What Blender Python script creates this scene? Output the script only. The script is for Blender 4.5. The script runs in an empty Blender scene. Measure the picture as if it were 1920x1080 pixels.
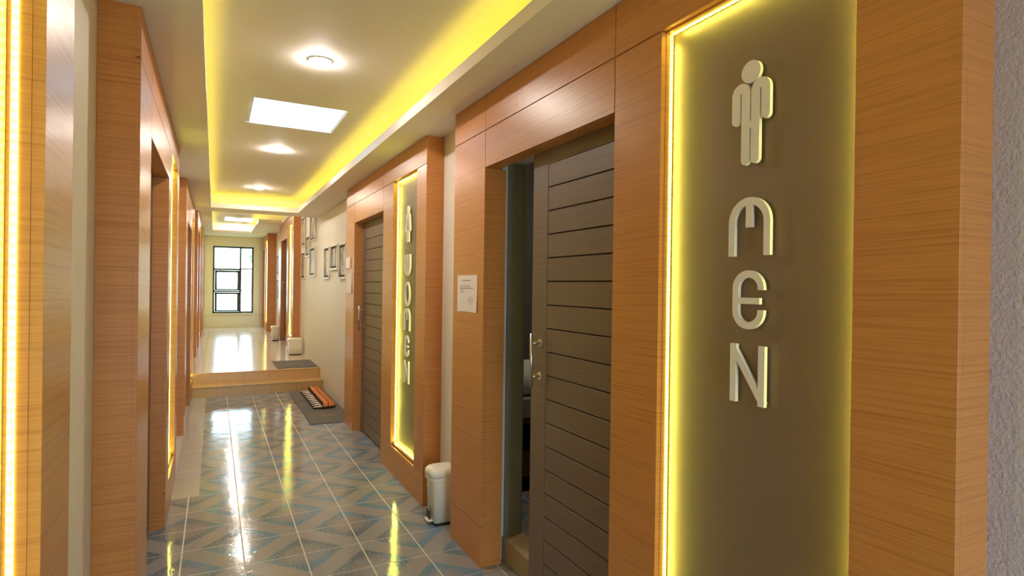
import bpy, math, random
from mathutils import Matrix, Vector
sc = bpy.context.scene
col = sc.collection
random.seed(7)

# ------------------------------------------------------------------ camera
YAW, PITCH, ROLL, FPX = 0.477964, -0.002207, 0.013707, 1077.52
fwd = Vector((math.sin(YAW)*math.cos(PITCH), math.cos(YAW)*math.cos(PITCH), math.sin(PITCH)))
rgt = Vector((math.cos(YAW), -math.sin(YAW), 0))
up = rgt.cross(fwd)
r2 = math.cos(ROLL)*rgt + math.sin(ROLL)*up
u2 = -math.sin(ROLL)*rgt + math.cos(ROLL)*up
cd = bpy.data.cameras.new('camera')
cam = bpy.data.objects.new('camera', cd)
col.objects.link(cam)
cam.matrix_world = Matrix(((r2.x, u2.x, -fwd.x, 0), (r2.y, u2.y, -fwd.y, 0), (r2.z, u2.z, -fwd.z, 1.5), (0, 0, 0, 1)))
cd.sensor_width = 36
cd.lens = FPX*36/1920
cd.clip_start = 0.02
sc.camera = cam

# ------------------------------------------------------------------ light levels
SKY = 4.8            # daylight outside the window, the skylights and the open rear end
COVE = 4.6           # hidden LED strips above the dropped soffit
SIGN = 15.0           # LED strips round the sign panels
LAMP = 165.0          # recessed downlights
vs = sc.view_settings
vs.view_transform = 'Standard'
vs.look = 'None'
vs.gamma = 1.0
vs.exposure = 1.6
vs.use_curve_mapping = False
sc.cycles.max_bounces = 10
sc.cycles.diffuse_bounces = 7
sc.cycles.glossy_bounces = 4
sc.cycles.sample_clamp_indirect = 6.0
sc.cycles.caustics_reflective = False
sc.cycles.caustics_refractive = False

w = bpy.data.worlds.new('sky')
sc.world = w
w.use_nodes = True
wn, wl = w.node_tree.nodes, w.node_tree.links
bg = wn['Background']
tc = wn.new('ShaderNodeTexCoord')
sp = wn.new('ShaderNodeSeparateXYZ')
rp = wn.new('ShaderNodeValToRGB')
rp.color_ramp.elements[0].position = 0.42
rp.color_ramp.elements[0].color = (0.42, 0.46, 0.42, 1)
rp.color_ramp.elements[1].position = 0.56
rp.color_ramp.elements[1].color = (0.66, 0.84, 1.0, 1)
mp = wn.new('ShaderNodeMath'); mp.operation = 'MULTIPLY_ADD'
mp.inputs[1].default_value = 0.5; mp.inputs[2].default_value = 0.5
wl.new(tc.outputs['Generated'], sp.inputs[0])
wl.new(sp.outputs['Z'], mp.inputs[0])
wl.new(mp.outputs[0], rp.inputs[0])
wl.new(rp.outputs[0], bg.inputs[0])
bg.inputs[1].default_value = SKY


def portal(name, loc, direction, sx, sy):
    l = bpy.data.lights.new(name, 'AREA')
    l.shape = 'RECTANGLE'
    l.size, l.size_y = sx, sy
    l.cycles.is_portal = True
    o = bpy.data.objects.new(name, l)
    col.objects.link(o)
    o.location = loc
    o.rotation_euler = Vector(direction).to_track_quat('-Z', 'Y').to_euler()


portal('daylight_portal', (0.5, -2.62, 1.05), (0, 1, 0), 1.02, 2.12)
portal('daylight_portal', (0.466, 17.66, 1.58), (0, -1, 0), 1.02, 1.85)
portal('daylight_portal', (0.522, 4.58, 2.80), (0, 0, -1), 0.66, 0.7)
portal('daylight_portal', (0.49, 15.0, 3.04), (0, 0, -1), 0.66, 0.9)

# ------------------------------------------------------------------ materials
def S(c):
    return tuple(((v/255)/12.92 if v/255 <= 0.04045 else ((v/255+0.055)/1.055)**2.4) for v in c) + (1,)


def mat(name, rgb, rough=0.6, metal=0.0, bump=0.0, bscale=60, coat=0.0, spec=0.5, emit=None, var=0.0):
    m = bpy.data.materials.new(name)
    m.use_nodes = True
    n, l = m.node_tree.nodes, m.node_tree.links
    b = n['Principled BSDF']
    b.inputs['Base Color'].default_value = S(rgb)
    b.inputs['Roughness'].default_value = rough
    b.inputs['Metallic'].default_value = metal
    b.inputs['Specular IOR Level'].default_value = spec
    b.inputs['Coat Weight'].default_value = coat
    if emit:
        b.inputs['Emission Color'].default_value = emit[0] + (1,)
        b.inputs['Emission Strength'].default_value = emit[1]
    g = None
    if bump or var:
        g = n.new('ShaderNodeNewGeometry')
        t = n.new('ShaderNodeTexNoise')
        t.inputs['Scale'].default_value = bscale
        t.inputs['Detail'].default_value = 4
        l.new(g.outputs['Position'], t.inputs['Vector'])
        if bump:
            bp = n.new('ShaderNodeBump')
            bp.inputs['Strength'].default_value = bump
            bp.inputs['Distance'].default_value = 0.003
            l.new(t.outputs['Fac'], bp.inputs['Height'])
            l.new(bp.outputs[0], b.inputs['Normal'])
        if var:
            h = n.new('ShaderNodeHueSaturation')
            h.inputs['Color'].default_value = S(rgb)
            k = n.new('ShaderNodeMapRange')
            k.inputs[3].default_value = 1-var
            k.inputs[4].default_value = 1+var
            l.new(t.outputs['Fac'], k.inputs[0])
            l.new(k.outputs[0], h.inputs['Value'])
            l.new(h.outputs[0], b.inputs['Base Color'])
    return m


class N:
    """small helper for node graphs"""
    def __init__(s, m):
        s.n, s.l = m.node_tree.nodes, m.node_tree.links

    def m(s, op, a, b=None, c=None):
        x = s.n.new('ShaderNodeMath'); x.operation = op
        for i, v in enumerate((a, b, c)):
            if v is None: continue
            if isinstance(v, (int, float)): x.inputs[i].default_value = v
            else: s.l.new(v, x.inputs[i])
        return x.outputs[0]

    def noise(s, vec, scale, detail=3, rough=0.5, dist=0.0):
        t = s.n.new('ShaderNodeTexNoise')
        t.inputs['Scale'].default_value = scale
        t.inputs['Detail'].default_value = detail
        t.inputs['Roughness'].default_value = rough
        t.inputs['Distortion'].default_value = dist
        s.l.new(vec, t.inputs['Vector'])
        return t.outputs['Fac']

    def mix(s, f, a, b):
        x = s.n.new('ShaderNodeMix'); x.data_type = 'RGBA'
        for i, v in ((0, f), (6, a), (7, b)):
            if isinstance(v, (int, float)): x.inputs[i].default_value = v
            elif isinstance(v, tuple): x.inputs[i].default_value = v
            else: s.l.new(v, x.inputs[i])
        return x.outputs[2]

    def step(s, v, lo, hi):
        x = s.n.new('ShaderNodeMapRange'); x.interpolation_type = 'SMOOTHSTEP'
        s.l.new(v, x.inputs[0]); x.inputs[1].default_value = lo; x.inputs[2].default_value = hi
        return x.outputs[0]

    def vec(s, a, b, c):
        x = s.n.new('ShaderNodeCombineXYZ')
        for i, v in enumerate((a, b, c)):
            if isinstance(v, (int, float)): x.inputs[i].default_value = v
            else: s.l.new(v, x.inputs[i])
        return x.outputs[0]

    def pos(s):
        g = s.n.new('ShaderNodeNewGeometry')
        p = s.n.new('ShaderNodeSeparateXYZ')
        s.l.new(g.outputs['Position'], p.inputs[0])
        return g.outputs['Position'], p.outputs[0], p.outputs[1], p.outputs[2]

    def bump(s, h, strength, dist, target):
        b = s.n.new('ShaderNodeBump')
        b.inputs['Strength'].default_value = strength
        b.inputs['Distance'].default_value = dist
        s.l.new(h, b.inputs['Height'])
        s.l.new(b.outputs[0], target)


def wood_mat(name, lite, dark, rough=0.34):
    m = mat(name, lite, rough)
    g = N(m); b = g.n['Principled BSDF']
    P, x, y, z = g.pos()
    zz = g.m('MULTIPLY_ADD', y, 0.02, z)
    v1 = g.vec(g.m('MULTIPLY', x, 1.4), g.m('MULTIPLY', y, 1.4), g.m('MULTIPLY', zz, 170))
    v2 = g.vec(g.m('MULTIPLY', x, 5.0), g.m('MULTIPLY', y, 5.0), g.m('MULTIPLY', zz, 330))
    a = g.noise(v1, 1.0, 4, 0.65, 0.0)
    c = g.noise(v2, 1.0, 2, 0.5)
    f = g.m('ADD', g.m('MULTIPLY', g.step(a, 0.40, 0.78), 0.62), g.m('MULTIPLY', g.step(c, 0.45, 0.75), 0.3))
    f = g.m('MINIMUM', f, 1.0)
    g.l.new(g.mix(f, S(lite), S(dark)), b.inputs['Base Color'])
    g.bump(c, 0.08, 0.002, b.inputs['Normal'])
    b.inputs['Specular IOR Level'].default_value = 0.45
    return m


M = {}
M['wood'] = wood_mat('wood_laminate', (198, 134, 72), (156, 93, 41))
M['wall'] = mat('cream_paint', (236, 230, 222), 0.5, bump=0.5, bscale=90)
M['shadewall'] = mat('roller_paint_with_blue_shade', (192, 192, 206), 0.55, bump=1.0, bscale=140)  # pale wall whose bluish daylight shade is put into the base colour
M['ceil'] = mat('ceiling_paint', (230, 222, 212), 0.7)
M['groove'] = mat('dark_gap', (60, 40, 24), 0.8)
M['door'] = wood_mat('dark_door_wood', (116, 96, 84), (94, 77, 66), 0.45)
M['sign'] = mat('satin_grey_panel', (132, 112, 102), 0.58, metal=0.6, bump=0.05, bscale=300)
M['white'] = mat('white_letter', (232, 226, 220), 0.35)
M['steel'] = mat('brushed_steel', (200, 196, 188), 0.28, metal=1.0)
M['stone'] = mat('grey_cement', (136, 134, 124), 0.7, bump=0.3, bscale=30, var=0.12)
M['curb'] = mat('beige_cement', (160, 142, 112), 0.6, bump=0.2, bscale=25, var=0.12)
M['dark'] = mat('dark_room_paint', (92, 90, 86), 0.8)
M['plastic'] = mat('white_plastic', (236, 230, 214), 0.35)
M['plastic_dark'] = mat('black_plastic', (30, 30, 30), 0.5)
M['tag'] = mat('grey_sticker', (186, 184, 196), 0.5)
M['paper'] = mat('white_paper', (236, 228, 222), 0.7)
M['ink'] = mat('printed_ink', (150, 136, 134), 0.7)
M['redink'] = mat('red_ink', (196, 140, 130), 0.7)
M['rug'] = mat('grey_carpet', (120, 114, 108), 0.95, bump=0.8, bscale=500, var=0.15, spec=0.1)
M['rug_mark'] = mat('carpet_mark', (160, 150, 140), 0.95, spec=0.1)
M['rug_line'] = mat('carpet_line', (88, 82, 76), 0.95, spec=0.1)
M['frame'] = mat('cream_frame', (232, 226, 212), 0.35)
M['matte'] = mat('dark_picture_rebate', (40, 34, 30), 0.6)
M['winframe'] = mat('dark_green_aluminium', (46, 68, 66), 0.4)
M['sole'] = mat('dark_sole', (44, 34, 30), 0.7)
M['insole'] = mat('pale_insole', (226, 214, 200), 0.6)
M['strap'] = mat('orange_strap', (226, 132, 62), 0.5)
M['ceramic'] = mat('ceramic', (220, 220, 220), 0.15)
M['brownwood'] = wood_mat('brown_shelf', (130, 76, 40), (100, 56, 28))
M['leaf'] = mat('leaf_green', (110, 160, 90), 0.5)
M['bark'] = mat('bark', (120, 100, 80), 0.8)
M['ground'] = mat('outdoor_ground', (150, 156, 136), 0.9)
M['vent'] = mat('grey_vent', (178, 170, 158), 0.5)
M['cove'] = mat('cove_led', (255, 255, 120), 0.5, emit=((1.0, 0.88, 0.06), COVE))
M['strip'] = mat('sign_led', (255, 255, 140), 0.5, emit=((0.93, 1.0, 0.10), SIGN*0.12))
M['chip'] = mat('led_chip', (255, 255, 200), 0.5, emit=((0.97, 1.0, 0.16), SIGN*4))
M['lamp'] = mat('lamp_diffuser', (255, 250, 240), 0.5, emit=((1.0, 0.90, 0.80), LAMP))
M['filllamp'] = mat('fill_lamp_diffuser', (255, 250, 240), 0.5, emit=((1.0, 0.80, 0.6), LAMP*0.7))  # glow of the fill lamp added in the restroom
M['trimring'] = mat('lamp_ring', (240, 236, 226), 0.4)

gl = bpy.data.materials.new('window_glass'); gl.use_nodes = True
g = N(gl)
g.n.remove(g.n['Principled BSDF'])
tr = g.n.new('ShaderNodeBsdfTransparent'); tr.inputs[0].default_value = (0.94, 0.98, 0.97, 1)
gs = g.n.new('ShaderNodeBsdfGlossy'); gs.inputs['Roughness'].default_value = 0.02
mx = g.n.new('ShaderNodeMixShader'); mx.inputs[0].default_value = 0.06
g.l.new(tr.outputs[0], mx.inputs[1]); g.l.new(gs.outputs[0], mx.inputs[2])
g.l.new(mx.outputs[0], g.n['Material Output'].inputs[0])
M['glass'] = gl
fr = bpy.data.materials.new('frosted_skylight_pane'); fr.use_nodes = True
g = N(fr)
g.n.remove(g.n['Principled BSDF'])
tr = g.n.new('ShaderNodeBsdfTransparent'); tr.inputs[0].default_value = (0.42, 0.46, 0.5, 1)
tl = g.n.new('ShaderNodeBsdfTranslucent'); tl.inputs[0].default_value = (0.6, 0.64, 0.7, 1)
mx = g.n.new('ShaderNodeMixShader'); mx.inputs[0].default_value = 0.35
g.l.new(tr.outputs[0], mx.inputs[1]); g.l.new(tl.outputs[0], mx.inputs[2])
g.l.new(mx.outputs[0], g.n['Material Output'].inputs[0])
M['frost'] = fr

# picture prints: soft brown vertical shapes
def print_mat(name, seed):
    m = mat(name, (200, 186, 160), 0.4)
    g = N(m)
    P, x, y, z = g.pos()
    a = g.noise(g.vec(seed*3.1, g.m('MULTIPLY', y, 9), g.m('MULTIPLY', z, 5)), 1.0, 4, 0.6)
    c = g.mix(g.step(a, 0.42, 0.6), S((196, 176, 146)), S((92, 80, 70)))
    g.l.new(c, g.n['Principled BSDF'].inputs['Base Color'])
    return m


# near floor: printed ceramic tiles, 0.302 x 0.307
TX, TY, X0, Y0 = 0.302, 0.3075, 0.462, 3.048
m = mat('patterned_blue_tile', (120, 120, 120), 0.1)
g = N(m); b = g.n['Principled BSDF']
P, x, y, z = g.pos()
u = g.m('MULTIPLY', g.m('SUBTRACT', x, X0), 1/TX)
v = g.m('MULTIPLY', g.m('SUBTRACT', y, Y0), 1/TY)
nz = g.m('MULTIPLY', g.m('SUBTRACT', g.noise(P, 42, 4, 0.75), 0.5), 0.22)
p_ = g.m('MULTIPLY', g.m('ADD', u, v), 0.5)
q_ = g.m('MULTIPLY', g.m('SUBTRACT', u, v), 0.5)
fp = g.m('SUBTRACT', p_, g.m('FLOOR', p_)); fq = g.m('SUBTRACT', q_, g.m('FLOOR', q_))
dp = g.m('ABSOLUTE', g.m('SUBTRACT', fp, 0.5)); dq = g.m('ABSOLUTE', g.m('SUBTRACT', fq, 0.5))
mxd = g.m('ADD', g.m('MAXIMUM', dp, dq), g.m('MULTIPLY', nz, 0.2))
band = g.step(mxd, 0.355, 0.375)
r = g.m('ADD', g.m('SQRT', g.m('ADD', g.m('MULTIPLY', dp, dp), g.m('MULTIPLY', dq, dq))), nz)
flower = g.m('SUBTRACT', 1.0, g.step(r, 0.17, 0.36))
spk = g.step(g.noise(P, 75, 4, 0.8), 0.42, 0.60)
flower = g.m('MULTIPLY', flower, g.m('MULTIPLY_ADD', spk, 0.6, 0.4))
big = g.noise(P, 2.2, 2, 0.5)
blue = g.mix(g.step(big, 0.38, 0.6), S((78, 96, 114)), S((74, 128, 166)))
blue = g.mix(g.m('MULTIPLY', spk, 0.75), blue, S((148, 148, 148)))
bandc = g.mix(g.m('MULTIPLY', spk, 0.35), S((152, 149, 149)), S((128, 128, 131)))
c = g.mix(flower, blue, S((160, 150, 146)))
c = g.mix(band, c, bandc)
gx = g.m('ABSOLUTE', g.m('SUBTRACT', u, g.m('ROUND', u)))
gy = g.m('ABSOLUTE', g.m('SUBTRACT', v, g.m('ROUND', v)))
grx = g.m('SUBTRACT', 1.0, g.step(gx, 0.008, 0.014))
gry = g.m('SUBTRACT', 1.0, g.step(gy, 0.005, 0.010))
gr = g.m('MAXIMUM', grx, g.m('MULTIPLY', gry, 0.85))
c = g.mix(gr, c, S((206, 200, 190)))
g.l.new(c, b.inputs['Base Color'])
rr = g.m('MULTIPLY_ADD', gr, 0.5, 0.09)
g.l.new(rr, b.inputs['Roughness'])
tid = g.vec(g.m('ADD', x, g.m('MULTIPLY', g.m('FLOOR', u), 3.7)), g.m('ADD', y, g.m('MULTIPLY', g.m('FLOOR', v), 5.3)), 0.0)
h = g.m('ADD', g.noise(tid, 7, 2, 0.5), g.m('MULTIPLY', g.noise(P, 45, 3, 0.6), 0.26))
h = g.m('SUBTRACT', h, g.m('MULTIPLY', gr, 0.15))
g.bump(h, 0.55, 0.0035, b.inputs['Normal'])
M['floor'] = m


def tile_mat(name, rgb, x0, tx, y0, ty, line, rough=0.12, var=(0.92, 1.0)):
    m = mat(name, rgb, rough)
    g = N(m); b = g.n['Principled BSDF']
    P, x, y, z = g.pos()
    u = g.m('MULTIPLY', g.m('SUBTRACT', x, x0), 1/tx)
    v = g.m('MULTIPLY', g.m('SUBTRACT', y, y0), 1/ty)
    gx = g.m('ABSOLUTE', g.m('SUBTRACT', u, g.m('ROUND', u)))
    gy = g.m('ABSOLUTE', g.m('SUBTRACT', v, g.m('ROUND', v)))
    gr = g.m('SUBTRACT', 1.0, g.step(g.m('MINIMUM', gx, gy), 0.006, 0.012))
    big = g.noise(P, 5, 4, 0.6)
    base = g.mix(big, tuple(k*var[0] for k in S(rgb)[:3])+(1,), S(rgb))
    g.l.new(g.mix(gr, base, S(line)), b.inputs['Base Color'])
    g.bump(g.noise(P, 12, 2), 0.3, 0.002, b.inputs['Normal'])
    return m


M['farfloor'] = tile_mat('cream_floor_tile', (222, 206, 188), 0.19, 0.31, 9.74, 0.88, (176, 160, 140), 0.16)
M['strip_tile'] = tile_mat('plain_grey_tile', (182, 176, 170), -0.3, 5.0, 4.598, 0.615, (206, 202, 196), 0.14)
M['step_tile'] = tile_mat('tan_step_tile', (206, 166, 110), 0.045, 0.33, 0, 50, (176, 140, 90), 0.25)

# ------------------------------------------------------------------ mesh builder
class MB:
    def __init__(s): s.v, s.f, s.sm = [], [], []

    def add(s, vs, fs, smooth=False):
        k = len(s.v); s.v += [tuple(p) for p in vs]
        s.f += [tuple(i+k for i in f) for f in fs]; s.sm += [smooth]*len(fs)
        return s

    def box(s, x0, x1, y0, y1, z0, z1):
        x0, x1 = sorted((x0, x1)); y0, y1 = sorted((y0, y1)); z0, z1 = sorted((z0, z1))
        return s.add([(x, y, z) for z in (z0, z1) for y in (y0, y1) for x in (x0, x1)],
                     [(0, 2, 3, 1), (4, 5, 7, 6), (0, 1, 5, 4), (2, 6, 7, 3), (0, 4, 6, 2), (1, 3, 7, 5)])

    def loft(s, rings, cap=True, smooth=True):
        n = len(rings[0]); vs = [p for r in rings for p in r]; fs = []
        for i in range(len(rings)-1):
            for j in range(n):
                a = i*n+j; b_ = i*n+(j+1) % n
                fs.append((a, b_, b_+n, a+n))
        s.add(vs, fs, smooth)
        if cap:
            k = len(s.v)-len(vs)
            s.f.append(tuple(k+j for j in reversed(range(n)))); s.sm.append(False)
            s.f.append(tuple(k+(len(rings)-1)*n+j for j in range(n))); s.sm.append(False)
        return s

    def tube(s, a, b, r, n=14, r2=None):
        a, b = Vector(a), Vector(b); d = (b-a).normalized()
        e = d.orthogonal().normalized(); f = d.cross(e)
        r2 = r if r2 is None else r2
        return s.loft([[a+(e*math.cos(t)+f*math.sin(t))*r for t in [2*math.pi*k/n for k in range(n)]],
                       [b+(e*math.cos(t)+f*math.sin(t))*r2 for t in [2*math.pi*k/n for k in range(n)]]])

    def build(s, name, m, parent=None, bevel=0.0, kind=None, seg=2):
        base = Vector((0, 0, 0)); p = parent
        while p is not None:
            base += p.location; p = p.parent
        me = bpy.data.meshes.new(name)
        me.from_pydata([Vector(q)-base for q in s.v], [], s.f)
        me.update()
        for pl, k in zip(me.polygons, s.sm): pl.use_smooth = k
        me.materials.append(M[m] if isinstance(m, str) else m)
        o = bpy.data.objects.new(name, me); col.objects.link(o)
        if parent: o.parent = parent
        if bevel:
            bv = o.modifiers.new('bevel', 'BEVEL'); bv.width = bevel; bv.segments = seg
            bv.limit_method = 'ANGLE'; bv.angle_limit = math.radians(40)
        if kind: o['kind'] = kind
        return o


def thing(name, label, cat, loc, group=None):
    o = bpy.data.objects.new(name, None); col.objects.link(o)
    o.empty_display_size = 0.1
    o.location = loc; o['label'] = label; o['category'] = cat
    if group: o['group'] = group
    return o


def tag(o, label, cat, group=None):
    o['label'] = label; o['category'] = cat
    if group: o['group'] = group
    return o


B = lambda *a: MB().box(*a)

# ------------------------------------------------------------------ shell
XL, XR = -0.385, 1.395            # wall planes
RB = -2.5                         # open rear end of the corridor
FY = 17.55                        # window wall
ZF = 0.275                        # raised floor
B(XL-0.1, 3.3, RB, 8.798, -0.12, 0).build('floor', 'floor', kind='structure')
fl2 = MB().box(XL-0.1, XR+0.1, 8.80, FY+0.15, -0.12, ZF)
fl2.build('floor', 'farfloor', kind='structure')
B(XL, -0.079, 4.598, 8.49, 0, 0.002).build('trim_1', 'strip_tile', kind='structure')
st = thing('tiled_step', 'low tan tiled step below the raised cream floor', 'step', (0.5, 8.64, 0))
B(-0.248, XR, 8.505, 8.79, 0.0, 0.122).build('step_riser', 'step_tile', st)
B(-0.248, XR, 8.485, 8.799, 0.122, 0.137).build('step_tread', 'step_tile', st, bevel=0.004)
B(XL, XR, 8.785, 8.7995, 0.1375, ZF-0.012).build('trim_2', 'step_tile', kind='structure')
B(XL, XR, 8.775, 8.7995, ZF-0.012, ZF+0.002).build('trim_3', 'step_tile', kind='structure', bevel=0.003)

# walls
B(XL-0.12, XL, RB, FY+0.12, 0, 3.25).build('wall_left', 'wall', kind='structure')
MX0, MX1 = 1.70, 2.825            # opening of the men's room
wr = MB()
XW = 1.533
wr.box(XR, XW, 0.60, MX0, 0, 3.25).box(XR, XW, MX1, FY+0.12, 0, 3.25).box(XR, XW, MX0, MX1, 2.18, 3.25)
wr.build('wall_right', 'wall', kind='structure')
B(XR-0.006, XW, RB, 0.60, 0, 3.25).build('wall_entrance', 'shadewall', kind='structure')
WX0, WX1, WZ0, WZ1 = -0.04, 0.968, 0.67, 2.50
wf = MB()
wf.box(XL, WX0, FY, FY+0.12, ZF, 3.25).box(WX1, XR, FY, FY+0.12, ZF, 3.25)
wf.box(WX0, WX1, FY, FY+0.12, ZF, WZ0).box(WX0, WX1, FY, FY+0.12, WZ1, 3.25)
wf.build('wall_far', 'wall', kind='structure')
B(WX0-0.01, WX1+0.01, FY-0.035, FY+0.0, WZ0-0.035, WZ0-0.005).build('trim_4', 'wall', kind='structure')
B(XL, XR, FY-0.006, FY, 0.60, 0.606).build('trim_5', 'curb', kind='structure')
# rear end, with an open doorway to daylight
wb = MB()
wb.box(XL, 0.0, RB-0.1, RB, 0, 3.0).box(1.0, XR, RB-0.1, RB, 0, 3.0).box(0.0, 1.0, RB-0.1, RB, 2.1, 3.0)
wb.build('wall_back', 'wall', kind='structure')

# ceiling: dropped soffit frames with lips, pocket above, slab on top
def slab(c, z, z2, x0, x1, y0, y1, hole):
    hx0, hx1, hy0, hy1 = hole
    c.box(x0, hx0, y0, y1, z, z2).box(hx1, x1, y0, y1, z, z2)
    c.box(hx0, hx1, y0, hy0, z, z2).box(hx0, hx1, hy1, y1, z, z2)


ce = MB()
OX0, OX1, OY0, OY1 = -0.050, 1.055, -1.3, 8.78
slab(ce, 2.52, 2.54, XL, XR, RB, 9.26, (OX0, OX1, OY0, OY1))
LH = 2.583
ce.box(OX0-0.018, OX0, OY0-0.018, OY1+0.018, 2.5401, LH).box(OX1, OX1+0.018, OY0-0.018, OY1+0.018, 2.5401, LH)
ce.box(OX0, OX1, OY0-0.018, OY0, 2.5401, LH).box(OX0, OX1, OY1, OY1+0.018, 2.5401, LH)
SK = (0.20, 0.845, 4.24, 4.925)
slab(ce, 2.75, 2.79, XL, XR, RB, 9.25, SK)
ce.box(XL, XR, 9.215, 9.26, 2.54, 3.2)
ce.box(XL, XR, RB, RB+0.05, 2.54, 2.79)
# far bay
FZ = 2.77
A0, A1 = (-0.05, 1.25, 9.65, 12.98), (-0.05, 0.80, 12.98, 16.20)
ce.box(XL, A0[0], 9.26, FY, FZ, FZ+0.02).box(A0[1], XR, 9.26, 12.98, FZ, FZ+0.02).box(A1[1], XR, 12.98, FY, FZ, FZ+0.02)
ce.box(A0[0], A0[1], 9.26, 9.65, FZ, FZ+0.02).box(A1[0], A1[1], 16.2, FY, FZ, FZ+0.02)
L2 = FZ+0.06
ce.box(-0.068, -0.05, 9.632, 16.218, FZ+0.0201, L2).box(-0.05, 0.80, 16.2, 16.218, FZ+0.0201, L2).box(0.80, 0.818, 12.98, 16.218, FZ+0.0201, L2)
ce.box(0.818, 1.268, 12.98, 12.998, FZ+0.0201, L2).box(1.25, 1.268, 9.632, 12.98, FZ+0.0201, L2).box(-0.05, 1.25, 9.632, 9.65, FZ+0.0201, L2)
SK2 = (0.18, 0.80, 14.52, 15.45)
CZ = 2.99
slab(ce, CZ, CZ+0.04, XL, XR, 9.26, FY, SK2)
ce.box(XL, XR, 16.7, 16.75, FZ+0.02, CZ)
ce.build('ceiling', 'ceil', kind='structure')

# cove LED strips on the ledges behind the lips
def cove(boxes, label):
    c = MB()
    for bx in boxes: c.box(*bx)
    o = c.build('light_strip', 'cove'); tag(o, label, 'light strip', 'strips hidden in the ceiling coves')


z0, z1 = 2.541, 2.551
cove([(OX1+0.03, OX1+0.042, OY0, OY1, z0, z1)], 'yellow light strip behind the right lip of the near ceiling recess')
cove([(OX0-0.042, OX0-0.03, OY0, OY1, z0, z1)], 'yellow light strip behind the left lip of the near ceiling recess')
cove([(OX0-0.2, OX1+0.2, OY1+0.26, OY1+0.272, z0, z1)], 'yellow light strip behind the far end lip of the near ceiling recess')
z0, z1 = FZ+0.021, FZ+0.031
cove([(-0.092, -0.08, 9.65, 16.2, z0, z1)], 'yellow light strip behind the left lip of the far ceiling recess')
cove([(-0.2, 1.0, 16.45, 16.462, z0, z1)], 'yellow light strip above the window end of the far ceiling recess')
cove([(0.83, 0.842, 13.03, 16.2, z0, z1)], 'yellow light strip behind the right lip of the far ceiling recess')
cove([(0.83, 1.25, 13.01, 13.022, z0, z1)], 'yellow light strip on the notch of the far ceiling recess')

# skylights
def skylight(n, hole, z):
    x0, x1, y0, y1 = hole
    f = MB()
    xm = x0+(x1-x0)*0.5
    f.box(x0+0.001, x0+0.028, y0+0.001, y1-0.001, z-0.014, z-0.002).box(x1-0.006, x1-0.001, y0+0.001, y1-0.001, z-0.014, z-0.002)
    o = f.build('window_%d' % n, 'frame', kind='structure')
    B(x0+0.002, x1-0.002, y0+0.002, y1-0.002, z-0.002, z+0.002).build('pane', 'frost', o)


skylight(2, SK, 2.775)
skylight(3, SK2, CZ+0.025)

# far window: left column with two awning sashes, right column of three lights
wo = MB()
yf0, yf1 = FY+0.03, FY+0.09
ft = 0.045
wo.box(WX0, WX0+ft, yf0, yf1, WZ0, WZ1).box(WX1-ft, WX1, yf0, yf1, WZ0, WZ1)
wo.box(WX0, WX1, yf0, yf1, WZ0, WZ0+ft).box(WX0, WX1, yf0, yf1, WZ1-ft, WZ1)
wo.box(0.618, 0.662, yf0, yf1, WZ0, WZ1)
wo.box(WX0, 0.64, yf0, yf1, 1.845, 1.895).box(WX0, 0.64, yf0, yf1, 1.245, 1.29)
wo.box(0.64, WX1, yf0, yf1, 1.875, 1.903).box(0.64, WX1, yf0, yf1, 1.277, 1.303)
wo = wo.build('window_1', 'winframe', kind='structure')
for za, zb in ((1.29, 1.845), (WZ0+ft, 1.245)):
    s = MB(); xa, xb = WX0+ft+0.004, 0.618; t = 0.055; ya, yb = FY+0.015, FY+0.06
    s.box(xa, xa+t, ya, yb, za+.004, zb-.004).box(xb-t, xb, ya, yb, za+.004, zb-.004)
    s.box(xa, xb, ya, yb, za+.004, za+.004+t*0.7).box(xa, xb, ya, yb, zb-.004-t, zb-.004)
    s.box(xa, xb, ya+0.02, yb-0.015, za+0.11, za+0.128)
    so = s.build('sash', 'winframe', wo)
    B(xa+t, xb-t, FY+0.036, FY+0.040, za+.03, zb-.045).build('pane', 'glass', so)
B(WX0+ft, 0.622, FY+0.058, FY+0.062, 1.89, WZ1-ft).build('pane', 'glass', wo)
for za, zb in ((WZ0+ft, 1.28), (1.30, 1.878), (1.90, WZ1-ft)):
    B(0.658, WX1-ft, FY+0.058, FY+0.062, za, zb).build('pane', 'glass', wo)

# ------------------------------------------------------------------ wooden portals with door and lit sign
# t runs along the portal from its sign end to its door end
FACE = 0.125
T_S0, T_S1, T_D0, T_D1 = 0.21, 0.84, 1.085, 2.195
REC = 0.050


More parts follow.
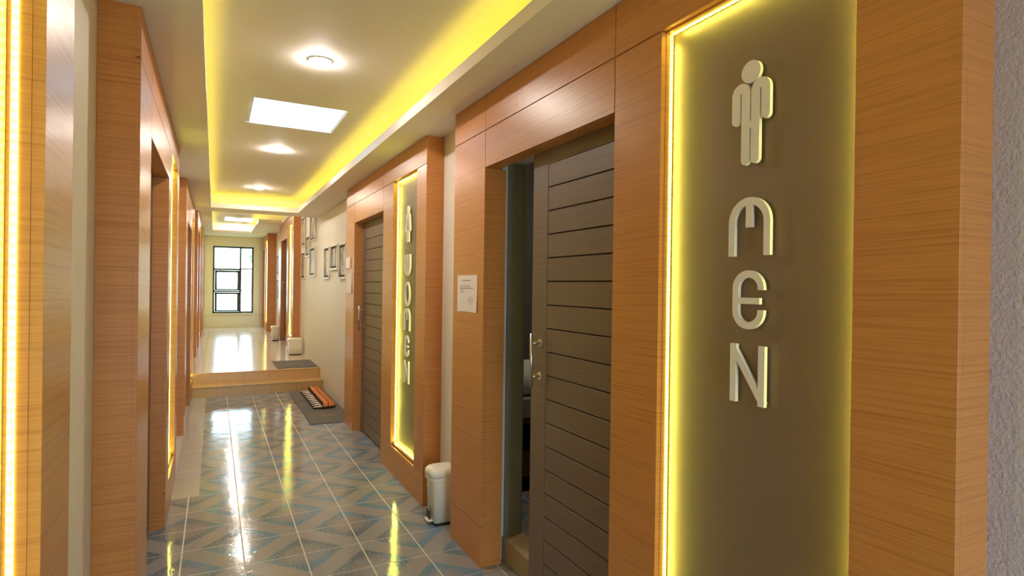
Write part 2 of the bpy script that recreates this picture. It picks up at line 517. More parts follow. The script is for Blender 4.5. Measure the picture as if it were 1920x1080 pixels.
def portal_box(side, xf, ystart, ydir, z0, H, label, length=2.615, depth=None, ts=None, sign_label='', sign_kids=None,
               door_n=0, door_open=0.0, strip_dots=True, base_cut=None, handle=True):
    """side +1: on the right wall, face looks to -x. xf = x of face; ystart = y at t=0."""
    s0, s1, d0, d1 = ts or (T_S0, T_S1, T_D0, T_D1)
    dep = depth or abs((XR if side > 0 else XL)-xf)-0.001
    X = lambda d: xf+side*d                 # d = depth behind the face
    Y = lambda t: ystart+ydir*t
    yb = min(Y(0), Y(length))
    root = thing('wooden_portal', label, 'door surround', (X(dep/2), (Y(0)+Y(length))/2, z0), 'wooden door surrounds along the corridor')
    G = 0.002; TH = 0.018

    def bx(mb, d_0, d_1, t0, t1, a, b_):
        return mb.box(X(d_0), X(d_1), Y(t0), Y(t1), z0+a, z0+b_)
    J = 2.33-0.0; K = 0.215
    sz0, sz1 = K+0.015, 2.325

    def panel(t0, t1, a, b_, name='face_panel'):
        bx(MB(), 0, TH, t0+(G if t0 > 0 else 0), t1-(G if t1 < length else 0), a+(G if a > 0 else 0), b_-(G if b_ < H else 0)).build(name, 'wood', root, bevel=0.0006, seg=1)
    panel(0, d0, 0, K, 'plinth_panel')
    panel(0, s0, K, J)
    panel(s1, d0, K, J)
    panel(0, d0, J, H-0.0005, 'top_panel')
    panel(d0, d1, J, H-0.0005, 'top_panel')
    panel(d0, d1, 2.13, J, 'lintel_panel')
    panel(d1, length, J, H-0.0005, 'top_panel')
    panel(d1, length, K, J)
    panel(d1, length, 0, K, 'plinth_panel')
    # side boards and door reveals
    bx(MB(), TH, dep, 0, TH, 0, H-0.0005).build('side_panel', 'wood', root)
    bx(MB(), TH, dep, length-TH, length, 0, H-0.0005).build('side_panel', 'wood', root)
    bx(MB(), TH, dep, d1, d1+TH, 0, 2.13).build('reveal_panel', 'wood', root)
    bx(MB(), TH, min(0.0845, dep), d0-TH, d0, 0, 2.13).build('reveal_panel', 'wood', root)
    bx(MB(), TH, min(0.082, dep), d0, d1, 2.13+0.001, 2.13+TH).build('lintel_panel', 'wood', root)
    # dark backing seen in the joints
    k = MB()
    bx(k, TH+0.0005, TH+0.004, 0.02, s0-0.012, 0.01, H-0.02)
    bx(k, TH+0.0005, TH+0.004, s1+0.012, d0-TH-0.001, 0.01, H-0.02)
    bx(k, TH+0.0005, TH+0.004, s0-0.012, s1+0.012, 0.01, sz0-0.012)
    bx(k, TH+0.0005, TH+0.004, s0-0.012, length-0.02, sz1+0.012, H-0.02)
    bx(k, TH+0.0005, TH+0.004, d1+TH+0.001, length-TH-0.001, 0.01, H-0.02)
    bx(k, TH+0.0005, TH+0.004, d0-0.018, d1+0.018, 2.13+TH+0.001, H-0.02)
    k.build('dark_joint', 'groove', root)
    # sign recess reveals
    q = MB()
    e = 0.008
    bx(q, TH, REC, s0-e, s0, sz0-e, sz1+e); bx(q, TH, REC, s1, s1+e, sz0-e, sz1+e)
    bx(q, TH, REC, s0, s1, sz0-e, sz0); bx(q, TH, REC, s0, s1, sz1, sz1+e)
    q.build('recess_edge', 'wood', root)
    # the sign itself
    sg = thing('lit_sign', sign_label, 'sign', (X(REC), Y((s0+s1)/2), z0+sz0), 'backlit sign panels in the wooden portals')
    bx(MB(), REC, REC+0.01, s0+0.0005, s1-0.0005, sz0+0.0005, sz1-0.0005).build('sign_panel', 'sign', sg)
    l0, l1 = 0.034, 0.044
    q = MB()
    bx(q, l0, l1, s0+0.0002, s0+0.003, sz0+.003, sz1-.003); bx(q, l0, l1, s1-0.003, s1-0.0002, sz0+.003, sz1-.003)
    bx(q, l0, l1, s0+.004, s1-.004, sz0+0.0002, sz0+0.003); bx(q, l0, l1, s0+.004, s1-.004, sz1-0.003, sz1-0.0002)
    ls = q.build('led_strip', 'strip', sg)
    if strip_dots:
        q = MB(); hw = 0.003
        n_ = int((sz1-sz0-0.03)/0.0167)
        for i in range(n_):
            zz = z0+sz0+0.015+i*0.0167
            for t_, sg_ in ((s0, 1), (s1, -1)):
                yy = Y(t_+sg_*0.0034)
                q.add([(X(l0+.002), yy, zz-hw), (X(l1-.002), yy, zz-hw), (X(l1-.002), yy, zz+hw), (X(l0+.002), yy, zz+hw)], [(0, 1, 2, 3)])
        for i in range(int((s1-s0-0.03)/0.0167)):
            t_ = s0+0.015+i*0.0167
            for zz in (z0+sz0+0.0034, z0+sz1-0.0034):
                q.add([(X(l0+.002), Y(t_-hw), zz), (X(l1-.002), Y(t_-hw), zz), (X(l1-.002), Y(t_+hw), zz), (X(l0+.002), Y(t_+hw), zz)], [(0, 1, 2, 3)])
        q.build('diodes', 'chip', ls, kind='stuff')
    if sign_kids: sign_kids(sg, X, Y, REC)
    # sliding door leaf behind the face
    if door_n:
        df, db = 0.085, 0.120
        t1 = d1-0.001-door_open; t0 = t1-1.16
        zt, zb = 2.16, 0.012
        D = MB(); stw = 0.135
        bx(D, df, db, t0, t0+stw, zb, zt); bx(D, df, db, t1-stw, t1, zb, zt)
        bx(D, df, db, t0+stw, t1-stw, 2.065, zt)
        D = D.build('door_%d' % door_n, 'door', kind='structure', bevel=0.001, seg=1)
        q = MB(); bx(q, df+0.010, db-0.004, t0+stw-0.002, t1-stw+0.002, zb+0.002, 2.066)
        q.build('door_core', 'groove', D)
        q = MB(); za = 2.065
        while za > 0.05:
            lo = max(za-0.104, zb)
            bx(q, df+0.001, df+0.012, t0+stw+0.002, t1-stw-0.002, lo, za-0.0015)
            za -= 0.108
        q.build('slat_panel', 'door', D, bevel=0.001, seg=1)
        if handle:
            ht = t1-0.085
            hh = MB()
            hh.tube((X(df-0.048), Y(ht), z0+1.035), (X(df-0.048), Y(ht), z0+1.285), 0.0075)
            hh = hh.build('handle', 'steel', D)
            for hz in (1.085, 1.240):
                hm = MB()
                hm.tube((X(df), Y(ht), z0+hz), (X(df-0.004), Y(ht), z0+hz), 0.019, 20)
                hm.tube((X(df-0.003), Y(ht), z0+hz), (X(df-0.048), Y(ht), z0+hz), 0.006)
                hm.build('handle_mount', 'steel', hh)
    return root


# --- lettering -------------------------------------------------------------
def stroke(pts, wd, caps='flat', n=10):
    """outline polygon of a thick 2D polyline"""
    pts = [Vector(p) for p in pts]; L, R_ = [], []
    for i, p in enumerate(pts):
        a = pts[max(i-1, 0)]; b = pts[min(i+1, len(pts)-1)]
        d = (b-a).normalized(); nrm = Vector((-d.y, d.x))
        if 0 < i < len(pts)-1:
            d1 = (p-a).normalized(); k = 1/max(0.5, abs(nrm.dot(Vector((-d1.y, d1.x)))))
        else: k = 1
        L.append(p+nrm*wd/2*k); R_.append(p-nrm*wd/2*k)
    out = list(L)
    if caps in ('round', 'end'):
        d = (pts[-1]-pts[-2]).normalized(); a0 = math.atan2(d.x, -d.y)
        c = pts[-1]; a0 = math.atan2((L[-1]-c).y, (L[-1]-c).x)
        out += [c+Vector((math.cos(a0-math.pi*k/n), math.sin(a0-math.pi*k/n)))*wd/2 for k in range(1, n)]
    out += R_[::-1]
    if caps == 'round':
        c = pts[0]; a0 = math.atan2((R_[0]-c).y, (R_[0]-c).x)
        out += [c+Vector((math.cos(a0-math.pi*k/n), math.sin(a0-math.pi*k/n)))*wd/2 for k in range(1, n)]
    return out


def arc(cx, cy, rx, ry, a0, a1, n=20):
    return [(cx+rx*math.cos(math.radians(a0+(a1-a0)*k/n)), cy+ry*math.sin(math.radians(a0+(a1-a0)*k/n))) for k in range(n+1)]


def ribbon(mb, pts, wd, F, d0, d1, caps='flat'):
    """extrude thick polyline as quads (works for concave shapes)"""
    P = [Vector(p) for p in pts]
    out = stroke(pts, wd)
    n = len(P); L, R_ = out[:n], out[n:][::-1]
    vs = [F(p, d0) for p in L]+[F(p, d0) for p in R_]+[F(p, d1) for p in L]+[F(p, d1) for p in R_]
    fs = []
    for i in range(n-1):
        fs += [(i, i+1, n+i+1, n+i), (2*n+i, 3*n+i, 3*n+i+1, 2*n+i+1),
               (i, 2*n+i, 2*n+i+1, i+1), (n+i, n+i+1, 3*n+i+1, 3*n+i)]
    fs += [(0, n, 3*n, 2*n), (n-1, 3*n-1, 4*n-1, 2*n-1)]
    mb.add(vs, fs)
    if caps != 'flat':
        ends = [P[-1]]+([P[0]] if caps == 'round' else [])
        for c in ends: disc(mb, c, wd/2, wd/2, F, d0+0.00003*(1 if d1 > d0 else -1), d1-0.00003*(1 if d1 > d0 else -1))


def disc(mb, c, rx, ry, F, d0, d1, n=28):
    ring = [(c[0]+rx*math.cos(2*math.pi*k/n), c[1]+ry*math.sin(2*math.pi*k/n)) for k in range(n)]
    vs = [F(p, d0) for p in ring]+[F(p, d1) for p in ring]
    fs = [tuple(range(n)), tuple(reversed(range(n, 2*n)))]+[(k, (k+1) % n, n+(k+1) % n, n+k) for k in range(n)]
    mb.add(vs, fs)


def letter(kind, s=1.0):
    """list of (points, width) centred on x=0, baseline z=0"""
    W = 0.0205
    if kind == 'M':
        r = 0.0585
        return [([(-r, 0), (-r, .092)]+arc(0, .092, r, .0585, 180, 0)[1:]+[(r, 0)], W), ([(0, .078), (0, .152)], W)]
    if kind == 'W':
        r = 0.0585
        return [([(-r, .162), (-r, .068)]+arc(0, .068, r, .0585, 180, 360)[1:]+[(r, .162)], W), ([(0, .162), (0, .01)], W)]
    if kind == 'E':
        r = 0.042
        return [([(r, .108)]+arc(0, .112, r, .040, 0, 180)+arc(0, .050, r, .040, 180, 360)+[(r, .054)], .0195), ([(-.04, .078), (.038, .078)], .0175)]
    if kind == 'N':
        return [([(-.047, 0), (-.047, .162)], W), ([(.047, 0), (.047, .162)], W), ([(-.052, .156), (.052, .006)], W*.92)]
    if kind == 'O':
        return [(arc(0, .092, .055, .083, 90, 450, 40), W)]


def text_builder(items, yc, ymap):
    def f(sg, X, Y, rec):
        d0, d1 = rec-0.020, rec-0.009          # letters stand 3 mm off the panel
        for kind, name, zb, sc_ in items:
            def F(p, d, zb=zb, sc_=sc_): return (X(d), ymap(p[0]*sc_), zb+p[1]*sc_)
            mb = MB(); cnt = [0]

            def FF(p, d, F=F, cnt=cnt): return F(p, d+(cnt[0]*0.00006 if d < (d0+d1)/2 else -cnt[0]*0.00006))
            if kind == 'man':
                for s_ in (-1, 1):
                    pts = [(s_*.049, .128)]+[(s_*.0325+s_*.0165*math.cos(a), .198+.0165*math.sin(a)) for a in [math.pi*k/12 for k in range(13)]]+[(s_*.016, .0135)]
                    ribbon(mb, pts, .0275, FF, d0, d1, 'round')
                    cnt[0] += 1
                mb.add([FF(p, d) for d in (d0, d1) for p in ((-.006, .098), (.006, .098), (.006, .118), (-.006, .118))],
                       [(0, 1, 2, 3), (7, 6, 5, 4), (0, 4, 5, 1), (2, 6, 7, 3)])
                disc(mb, (0, .253), .0315, .0305, FF, d0, d1)
                cnt[0] += 1
            elif kind == 'woman':
                disc(mb, (0, .252), .024, .026, FF, d0, d1)
                cnt[0] += 1
                ribbon(mb, [(-.0, .222), (-.030, .205), (-.050, .095)], .022, FF, d0, d1, 'end')
                cnt[0] += 1
                ribbon(mb, [(.0, .222), (.030, .205), (.050, .095)], .022, FF, d0, d1, 'end')
                cnt[0] += 1
                ribbon(mb, [(-.010, .215), (-.036, .085)], .018, FF, d0, d1)
                cnt[0] += 1
                ribbon(mb, [(.010, .215), (.036, .085)], .018, FF, d0, d1)
                cnt[0] += 1
                ribbon(mb, [(-.046, .088), (.046, .088)], .014, FF, d0, d1)
                cnt[0] += 1
                ribbon(mb, [(0, .232), (0, .185)], .04, FF, d0, d1)
                cnt[0] += 1
                for s_ in (-1, 1):
                    ribbon(mb, [(s_*.0165, .09), (s_*.0165, .013)], .028, FF, d0, d1, 'end')
                    cnt[0] += 1
            else:
                for pts, wd in letter(kind):
                    ribbon(mb, pts, wd, FF, d0, d1)
                    cnt[0] += 1
            o = mb.build(name, 'white', sg)
            # short spacers that carry it on the panel
            sp_ = MB()
            cz = {'man': .11, 'woman': .08, 'M': .14, 'E': .078, 'N': .08, 'O': .0065, 'W': .05}[kind]
            a = F((-.002 if kind not in ('N',) else -.047, cz), d1-0.001); b_ = F((.002 if kind not in ('N',) else -.043, cz+.004), rec+0.0005)
            sp_.box(a[0], b_[0], a[1], b_[1], a[2], b_[2]).build('spacer', 'steel', o)
    return f


men = text_builder([('man', 'man_symbol', 1.846, 1.0), ('M', 'letter_m', 1.594, 1.0), ('E', 'letter_e', 1.392, 1.0), ('N', 'letter_n', 1.187, 1.0)],
                   1.103, lambda u: 1.103-u)
women = text_builder([('woman', 'woman_symbol', 1.826, 1.0), ('W', 'letter_w', 1.573, 1.0), ('O', 'letter_o', 1.342, 1.0),
                      ('M', 'letter_m', 1.155, 1.06), ('E', 'letter_e', 0.957, 1.0), ('N', 'letter_n', 0.755, 1.06)],
                     4.245, lambda u: 4.245-u)

portal_box(1, 1.27, 0.585, 1, 0, 2.52, 'wood-clad portal around the dark door left ajar, nearest on the right', length=2.63,
           sign_label='tall backlit grey panel reading MEN below a white man symbol', sign_kids=men, door_n=1, door_open=0.375)
portal_box(1, 1.27, 3.73, 1, 0, 2.52, 'wood-clad portal around the closed dark door and narrow WOMEN panel', length=2.655,
           sign_label='tall backlit grey panel reading WOMEN below a white woman symbol', sign_kids=women, door_n=2,
           ts=(0.21, 0.81, 1.118, 2.246))
LD = dict(side=-1, ydir=-1, handle=False)
portal_box(xf=-0.25, ystart=1.405, z0=0, H=2.52, label='wood-clad portal at the extreme left edge beside the camera', door_n=3,
           sign_label='lit recessed panel at the extreme left edge with glowing dots', **LD)
portal_box(xf=-0.25, ystart=5.145, z0=0, H=2.52, label='wood-clad left portal with the widest visible camera-facing side', door_n=4,
           sign_label='lit recessed panel seen edge-on as a bright line, left side', **LD)
portal_box(xf=-0.25, ystart=9.065, z0=0, H=2.52, label='wood-clad left portal just before and over the tan steps', door_n=5,
           sign_label='lit recessed panel seen edge-on beside the tan steps', **LD)
portal_box(xf=-0.25, ystart=13.415, z0=ZF, H=2.494, label='wood-clad left portal first beyond the steps on the raised floor', door_n=6,
           sign_label='lit recessed panel first on the left beyond the steps', **LD)
portal_box(xf=-0.25, ystart=17.42, z0=ZF, H=2.494, label='wood-clad left portal next to the far window wall', door_n=7,
           sign_label='lit recessed panel on the left nearest the far window', **LD)
portal_box(1, 1.27, 11.09, 1, ZF, 2.494, 'wood-clad right portal on the raised floor with a bright lit edge', length=2.63,
           sign_label='lit recessed panel first on the right beyond the picture wall', door_n=8)
portal_box(1, 1.19, 15.78, 1, ZF, 2.494, 'wood-clad right portal at the end beside the far window', length=1.74,
           sign_label='lit recessed panel on the right nearest the far window', ts=(0.16, 0.66, 0.86, 1.60))

# ------------------------------------------------------------------ men's room seen through the gap
B(XR+0.035, XW, MX1-0.012, MX1+0.001, 0.125, 2.18).build('trim_7', 'stone', kind='structure')
B(XR+0.024, XW+0.02, MX0, MX1-0.0, 0.0, 0.125).build('trim_8', 'curb', kind='structure', bevel=0.004)
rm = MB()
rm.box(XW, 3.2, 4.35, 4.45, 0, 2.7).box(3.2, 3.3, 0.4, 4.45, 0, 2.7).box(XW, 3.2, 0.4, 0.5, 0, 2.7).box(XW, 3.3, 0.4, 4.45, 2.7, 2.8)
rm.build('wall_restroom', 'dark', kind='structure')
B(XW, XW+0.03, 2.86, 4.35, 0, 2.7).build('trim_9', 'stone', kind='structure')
va = thing('washstand', 'grey cement washstand glimpsed through the gap of the ajar door', 'washstand', (2.35, 3.9, 0))
B(1.62, 3.1, 3.56, 4.3, 0.57, 0.705).build('counter', 'stone', va, bevel=0.004)
B(1.66, 3.06, 3.60, 4.28, 0.52, 0.57).build('shelf_board', 'brownwood', va)
B(1.66, 3.06, 3.66, 4.28, 0.12, 0.31).build('lower_board', 'brownwood', va)
for xx in (1.63, 3.04): B(xx, xx+0.05, 3.6, 4.28, 0, 0.52).build('leg', 'stone', va)
bs = MB()
rings = []
for zz, rx, ry in ((0.706, .16, .13), (0.74, .215, .165), (0.93, .235, .185), (0.93, .215, .165), (0.78, .19, .145), (0.76, .02, .02)):
    rings.append([(2.02+rx*math.copysign(abs(math.cos(a))**.6, math.cos(a)), 3.80+ry*math.copysign(abs(math.sin(a))**.6, math.sin(a)), zz) for a in [2*math.pi*k/28 for k in range(28)]])
bs.loft(rings)
bo = bs.build('wash_basin', 'ceramic'); tag(bo, 'white basin standing on the washstand behind the ajar door', 'basin')

# ------------------------------------------------------------------ bins
def pedal_bin(x0, x1, y0, y1, z, h, label):
    root = thing('pedal_bin', label, 'bin', ((x0+x1)/2, (y0+y1)/2, z), 'white pedal bins along the right wall')

    def rr(xa, xb, ya, yb, zz, r, bow=0.0):
        pts = []
        for cx, cy, a0 in ((xb-r, yb-r, 0), (xa+r, yb-r, 90), (xa+r, ya+r, 180), (xb-r, ya+r, 270)):
            for k in range(7):
                a = math.radians(a0+15*k)
                px, py = cx+r*math.cos(a), cy+r*math.sin(a)
                fr = (py-ya)/(yb-ya)
                pts.append((px-(bow*4*fr*(1-fr) if px < (xa+xb)/2 else 0), py, zz(px, py) if callable(zz) else zz))
        return pts
    hb = h*0.80
    t = 0.006
    # body tapers slightly to the foot; bowed pedal side looks into the corridor (-x)
    MB().loft([rr(x0+t+.006, x1-t, y0+t, y1-t, z+0.018, .018, .008), rr(x0+.004, x1, y0, y1, z+hb*.97, .022, .012), rr(x0+.004, x1, y0, y1, z+hb, .022, .012)]).build('bin_body', 'plastic', root)
    MB().loft([rr(x0+t+.008, x1-t-.002, y0+t+.002, y1-t-.002, z, .018, .008), rr(x0+t+.008, x1-t-.002, y0+t+.002, y1-t-.002, z+.018, .018, .008)]).build('bin_foot', 'plastic_dark', root)
    dip = lambda base: (lambda px, py: base+h*0.05*math.cos((px-x0)/(x1-x0)*math.pi*1.2+2.2)*0.5)
    e = .006
    MB().loft([rr(x0-e, x1+e, y0-e, y1+e, dip(z+hb*.965), .026, .014), rr(x0-e, x1+e, y0-e, y1+e, dip(z+hb+.016), .028, .014)]).build('bin_rim', 'plastic', root, bevel=.003)
    lid = [rr(x0-e-.003, x1+e+.002, y0-e-.002, y1+e+.002, dip(z+hb+.0165), .028, .016)]
    for q_, ins in ((.45, .0), (.75, .012), (.92, .032), (1.0, .06)):
        lid.append(rr(x0-e+ins, x1+e-ins*.8, y0-e+ins, y1+e-ins, z+hb+.016+(h-hb-.016)*q_, max(.028-ins*.2, .012), .014))
    MB().loft(lid).build('bin_lid', 'plastic', root)
    ym = (y0+y1)/2
    MB().box(x0-.024, x0+.012, ym-.034, ym+.034, z+.018, z+.030).build('pedal', 'plastic', root, bevel=.005)
    MB().box(x0-.0115, x0-.0060, ym-.030, ym+.030, z+.034, z+.085).build('pedal_recess', 'plastic_dark', root, bevel=.002)
    disc_ = MB()
    F = lambda p, d: (x0-.0085-d, ym+p[0], z+hb*.72+p[1])
    disc(disc_, (0, 0), .022, .028, F, 0, .001)
    disc_.build('sticker', 'tag', root)
    return root


pedal_bin(1.225, 1.385, 3.375, 3.535, 0, 0.36, 'white pedal bin on the blue tiles between the two nearest right portals')
pedal_bin(1.145, 1.355, 10.45, 10.66, ZF, 0.292, 'cream pedal bin on the raised floor below the bright lit edge')
pedal_bin(1.10, 1.255, 13.20, 13.40, ZF, 0.32, 'white pedal bin farthest away, beside the right portal door')

# ------------------------------------------------------------------ mats
def squiggle(o, cx, cy, z, s):
    q = MB()
    F = lambda p, d: (cx+p[0]*s, cy+p[1]*s, z+d)
    for pts in ([(-.5, .1), (-.3, .32), (-.1, .1), (-.3, -.1), (-.5, .1)], [(-.05, .3), (.15, .1), (0, -.1), (.1, -.3)],
                [(.2, .3), (.45, .15), (.25, 0), (.5, -.2), (.3, -.35)], [(-.45, -.3), (-.2, -.2), (-.1, -.4)]):
        ribbon(q, pts, .05, F, 0, .0015)
    q.build('woven_mark', 'rug_mark', o)


dm = B(0.925, 1.385, 6.40, 8.40, 0.0, 0.009).build('door_mat', 'rug', bevel=.003)
tag(dm, 'long grey mat on the blue tiles under the slippers', 'mat')
k = MB()
for yy in (7.02, 7.72): k.box(0.93, 1.38, yy, yy+.012, .0085, .0096)
k.build('mat_seam', 'rug_line', dm)
squiggle(dm, 1.17, 6.78, .0088, .17)
dm2 = B(0.815, 1.378, 8.86, 9.71, ZF, ZF+0.009).build('door_mat', 'rug', bevel=.003)
tag(dm2, 'grey mat on the raised cream floor at the top of the steps', 'mat')
squiggle(dm2, 1.10, 9.28, ZF+.0088, .2)

# ------------------------------------------------------------------ row of slippers, heels to the corridor, toes to the wall
def slipper(y, label):
    root = thing('slipper', label, 'slipper', (1.2, y, 0.0095), 'slippers lined up on the grey mat')
    xa, L_, wd = 1.055, 0.27, 0.046

    def outline(z, ins):
        pts = []
        for k in range(24):
            a = 2*math.pi*k/24
            c_, s_ = math.cos(a), math.sin(a)
            t = (c_+1)/2
            hw = wd*(0.78+0.22*math.sin(t*math.pi*.9+.2))-ins
            pts.append((xa+L_/2+c_*(L_/2-ins), y+s_*hw, z+.012*t))
        return pts
    MB().loft([outline(.010, .003), outline(.020, 0), outline(.030, 0)]).build('sole', 'sole', root)
    MB().loft([outline(.0302, .005), outline(.0335, .007)]).build('insole', 'insole', root)
    arch = MB(); outer, edge = [], []
    for xx, hh, sc_ in ((xa+.115, .050, 1.0), (xa+.15, .062, 1.03), (xa+.20, .060, 1.0), (xa+.245, .045, .86)):
        rng = [math.pi*k/12 for k in range(13)]
        o_ = [(xx, y+wd*sc_*math.cos(a), .034+hh*math.sin(a)) for a in rng]
        i_ = [(xx, y+(wd*sc_-.005)*math.cos(a), .034+(hh-.005)*math.sin(a)) for a in reversed(rng)]
        outer.append(o_+i_)
    arch.loft(outer)
    so_ = arch.build('strap', 'strap', root)
    for xx, hh in ((xa+.106, .058), (xa+.170, .0645)):
        rng = [math.pi*k/12 for k in range(13)]
        r_ = []
        for dx in (0, .008):
            r_.append([(xx+dx, y+(wd+.002)*math.cos(a), .034+hh*math.sin(a)) for a in rng]+[(xx+dx, y+(wd-.007)*math.cos(a), .034+(hh-.009)*math.sin(a)) for a in reversed(rng)])
        MB().loft(r_).build('strap_edge', 'sole', so_)


names = ['nearest', 'second nearest', 'third nearest', 'fourth nearest', 'fifth nearest', 'fifth farthest', 'fourth farthest', 'third farthest', 'second farthest', 'farthest']
for i in range(10):
    slipper(7.16+i*0.122, 'orange-strapped slipper, %s of the row on the grey mat' % names[i])

# ------------------------------------------------------------------ pictures, switch, papers
def picture(y0, y1, z0, z1, label, seed, group):
    o = thing('framed_picture', label, 'picture', (XR, (y0+y1)/2, z0), group)
    f = MB(); t = 0.022; xa, xb = XR-0.024, XR-0.0005
    f.box(xa, xb, y0, y0+t, z0, z1).box(xa, xb, y1-t, y1, z0, z1).box(xa, xb, y0+t, y1-t, z0, z0+t).box(xa, xb, y0+t, y1-t, z1-t, z1)
    f.build('picture_frame', 'frame', o, bevel=.002)
    B(XR-.010, XR-.001, y0+t, y1-t, z0+t, z1-t).build('dark_border', 'matte', o)
    B(XR-.012, XR-.0101, y0+t+.004, y1-t-.004, z0+t+.030, z1-t-.030).build('print', print_mat('print_%d' % seed, seed), o)


G1 = 'framed pictures on the cream wall before the steps'
picture(6.95, 7.38, 1.567, 2.004, 'framed picture beside the women portal, nearest of three in a row', 1, G1)
picture(7.48, 7.98, 1.688, 2.017, 'framed picture of a pale tower, middle of three in a row', 2, G1)
picture(8.06, 8.47, 1.573, 2.019, 'narrow framed picture, farthest of three in a row', 3, G1)
G2 = 'framed pictures in the cluster on the cream wall above the steps'
picture(9.33, 9.86, 1.618, 2.086, 'framed picture low in the cluster, nearest the camera', 4, G2)
picture(9.29, 9.85, 2.182, 2.626, 'framed picture high in the cluster, nearest the camera', 5, G2)
picture(9.90, 10.36, 1.956, 2.30, 'framed picture at the centre of the staggered cluster', 6, G2)
picture(10.42, 10.92, 2.157, 2.68, 'framed picture high in the cluster, beside the lit portal', 7, G2)
picture(10.42, 10.90, 1.587, 2.06, 'framed picture low in the cluster, beside the lit portal', 8, G2)
G3 = 'framed pictures on the wall near the far window'
picture(14.9, 15.5, 1.72, 2.20, 'small framed picture by the far right portal, upper one', 9, G3)
picture(14.9, 15.5, 1.12, 1.60, 'small framed picture by the far right portal, lower one', 10, G3)

sw = thing('light_switch', 'white switch plate at the far end of the women portal', 'switch', (1.27, 6.24, 1.72))
B(1.262, 1.2698, 6.15, 6.33, 1.673, 1.787).build('switch_plate', 'plastic', sw, bevel=.002)
B(1.258, 1.262, 6.20, 6.28, 1.70, 1.76).build('rocker', 'plastic', sw, bevel=.001)


def paper(y0, y1, z0, z1, label, full):
    o = thing('paper_notice', label, 'notice', (1.27, (y0+y1)/2, z0))
    # sheet lifts slightly at its near bottom corner
    n = 8; vs = []; H_ = z1-z0
    for j in range(n+1):
        for i in range(n+1):
            s_, t = i/n, j/n
            lift = 0.0006+0.007*max(0, s_-.6)**2*6*max(0, .6-t)
            vs.append((1.27-lift-.0005, y1+(y0-y1)*s_, z0+H_*t+0.004*math.sin(s_*3)*(1-t)))
    fs = [(j*(n+1)+i, j*(n+1)+i+1, (j+1)*(n+1)+i+1, (j+1)*(n+1)+i) for j in range(n) for i in range(n)]
    k = len(vs)
    vs += [(x-.0004, y, z) for x, y, z in vs]
    fs += [tuple(k+a for a in reversed(f)) for f in fs]
    sheet = MB().add(vs, fs, True).build('sheet', 'paper', o)
    if full:
        W_ = y1-y0; rnd = random.Random(3)
        ti = MB(); tx = MB()

        def row(mb, s0, s1, t, hh):
            s = s0
            while s < s1:
                e_ = min(s+rnd.uniform(.02, .055), s1)
                mb.box(1.2673, 1.2684, y1-W_*s, y1-W_*e_, z0+H_*t, z0+H_*t+hh*rnd.uniform(.8, 1.1)); s = e_+.012
        row(ti, .28, .68, .845, .006)
        for a, b_, t in ((.14, .66, .70), (.12, .80, .645), (.15, .36, .59), (.12, .34, .535)): row(tx, a, b_, t, .0035)
        for a, b_, t in ((.60, .76, .40), (.54, .84, .335), (.55, .78, .28), (.62, .75, .225)): row(tx, a, b_, t, .003)
        ti.build('heading_text', 'redink', o); tx.build('body_text', 'ink', o)


paper(2.86, 3.145, 1.352, 1.562, 'white printed notice taped on the nearest right wooden portal', True)
paper(6.08, 6.36, 1.407, 1.621, 'blank-looking white sheet below the switch plate', False)

# ------------------------------------------------------------------ downlights and vent
def downlight(x, y, z, label, group):
    o = thing('downlight', label, 'downlight', (x, y, z), group)
    n = 28; F = lambda r_, dz: [(x+r_*math.cos(2*math.pi*k/n), y+r_*math.sin(2*math.pi*k/n), z+dz) for k in range(n)]
    MB().loft([F(.066, -.0005), F(.064, -.006), F(.054, -.008), F(.0518, -.0005)], cap=False).build('lamp_ring', 'trimring', o)
    MB().loft([F(.0515, -.001), F(.051, -.009), F(.043, -.018), F(.02, -.023), F(.004, -.024)]).build('lamp_diffuser', 'lamp' if group else 'filllamp', o)


GD = 'round downlights in the near ceiling recess'
for y, lb in ((3.352, 'round downlight nearest and largest on the ceiling'), (5.793, 'round downlight just beyond the near skylight'),
              (8.206, 'round downlight at the far end of the near ceiling recess')):
    downlight(0.511, y, 2.75, lb, GD)
GD2 = 'round downlights in the far ceiling recess'
for y, lb in ((10.8, 'round downlight first beyond the ceiling beam'), (13.25, 'round downlight before the far skylight'),
              (16.3, 'round downlight nearest the far window')):
    downlight(0.47, y, CZ, lb, GD2)
downlight(2.3, 3.1, 2.7, 'unseen fill lamp added inside the restroom behind the ajar door', None)  # out of view, added to brighten what shows through the door gap
vn = thing('ceiling_vent', 'small grey vent on the far ceiling before the skylight', 'vent', (0.47, 14.15, CZ))
B(0.39, 0.55, 14.0, 14.34, CZ-0.03, CZ-0.0005).build('vent_body', 'vent', vn, bevel=.003)
k = MB()
for i in range(5): k.box(0.405, 0.535, 14.04+i*.06, 14.06+i*.06, CZ-.034, CZ-.0302)
k.build('vent_slats', 'frame', vn)

# ------------------------------------------------------------------ outside the far window
B(-8, 9, FY+0.15, 40, -0.35, -0.3).build('ground', 'ground', kind='structure')


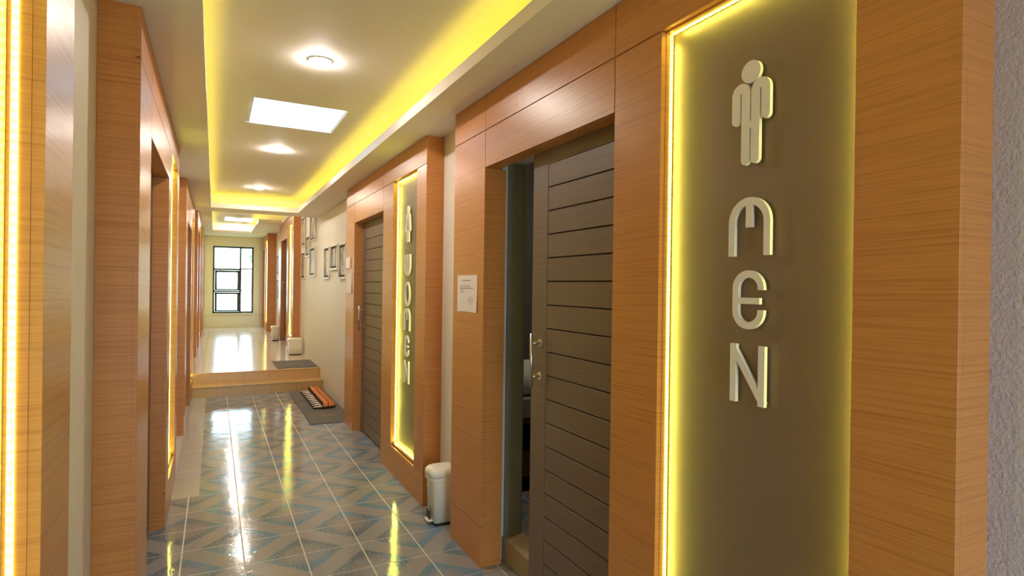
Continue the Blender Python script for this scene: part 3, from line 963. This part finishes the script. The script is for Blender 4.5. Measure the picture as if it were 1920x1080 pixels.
def palm(x, y, z, s, n, label):
    o = thing('palm_bush', label, 'plant', (x, y, z))
    rnd = random.Random(int(x*10))
    MB().tube((x, y, z), (x, y, z+.5*s), .05*s, 10, .035*s).build('stem', 'bark', o)
    f = MB()
    for i in range(n):
        a = 2*math.pi*i/n+rnd.uniform(-.2, .2); el = rnd.uniform(.5, 1.3)
        d = Vector((math.cos(a), math.sin(a), 0)); L_ = s*rnd.uniform(.8, 1.2)
        prev = None
        pts = [Vector((x, y, z+.5*s))+d*L_*t*math.cos(el)+Vector((0, 0, L_*(t*math.sin(el)-.45*t*t))) for t in [k/10 for k in range(11)]]
        sd = d.cross(Vector((0, 0, 1)))
        for k in range(1, 11):
            p = pts[k]; wl_ = .22*s*math.sin(math.pi*min(k/10+.08, 1))+.01
            t_ = (pts[k]-pts[k-1])
            for q_ in (-1, 1):
                tip = p+sd*q_*wl_+t_*1.2-Vector((0, 0, .04*s))
                f.add([p-t_*.45, p+t_*.05, tip], [(0, 1, 2)])
            f.add([pts[k-1]-sd*.006*s, pts[k-1]+sd*.006*s, p+sd*.006*s, p-sd*.006*s], [(0, 1, 2, 3)])
    f.build('fronds', 'leaf', o)


palm(0.95, 19.3, -0.3, 1.0, 16, 'palm bush outside the lower right of the far window')
palm(0.1, 21.5, -0.3, 0.9, 14, 'low palm bush outside the lower left of the far window')


def tree(x, y, z, h, r, label):
    o = thing('tree', label, 'tree', (x, y, z))
    MB().tube((x, y, z), (x+.1, y, z+h*.7), .09, 10, .05).build('trunk', 'bark', o)
    f = MB(); rnd = random.Random(11)
    for i in range(900):
        v = Vector((rnd.gauss(0, 1), rnd.gauss(0, 1), rnd.gauss(0, 1))).normalized()*r*rnd.uniform(.3, 1)
        c = Vector((x+.1, y, z+h*.85))+Vector((v.x, v.y, v.z*.7))
        a = Vector((rnd.uniform(-1, 1), rnd.uniform(-1, 1), rnd.uniform(-1, 1)))*.12
        b_ = Vector((rnd.uniform(-1, 1), rnd.uniform(-1, 1), rnd.uniform(-1, 1)))*.08
        f.add([c-a, c+b_, c+a, c-b_], [(0, 1, 2, 3)])
    f.build('foliage', 'leaf', o)


tree(1.75, 26, -0.3, 3.5, 0.6, 'leafy tree outside behind the upper right of the window')
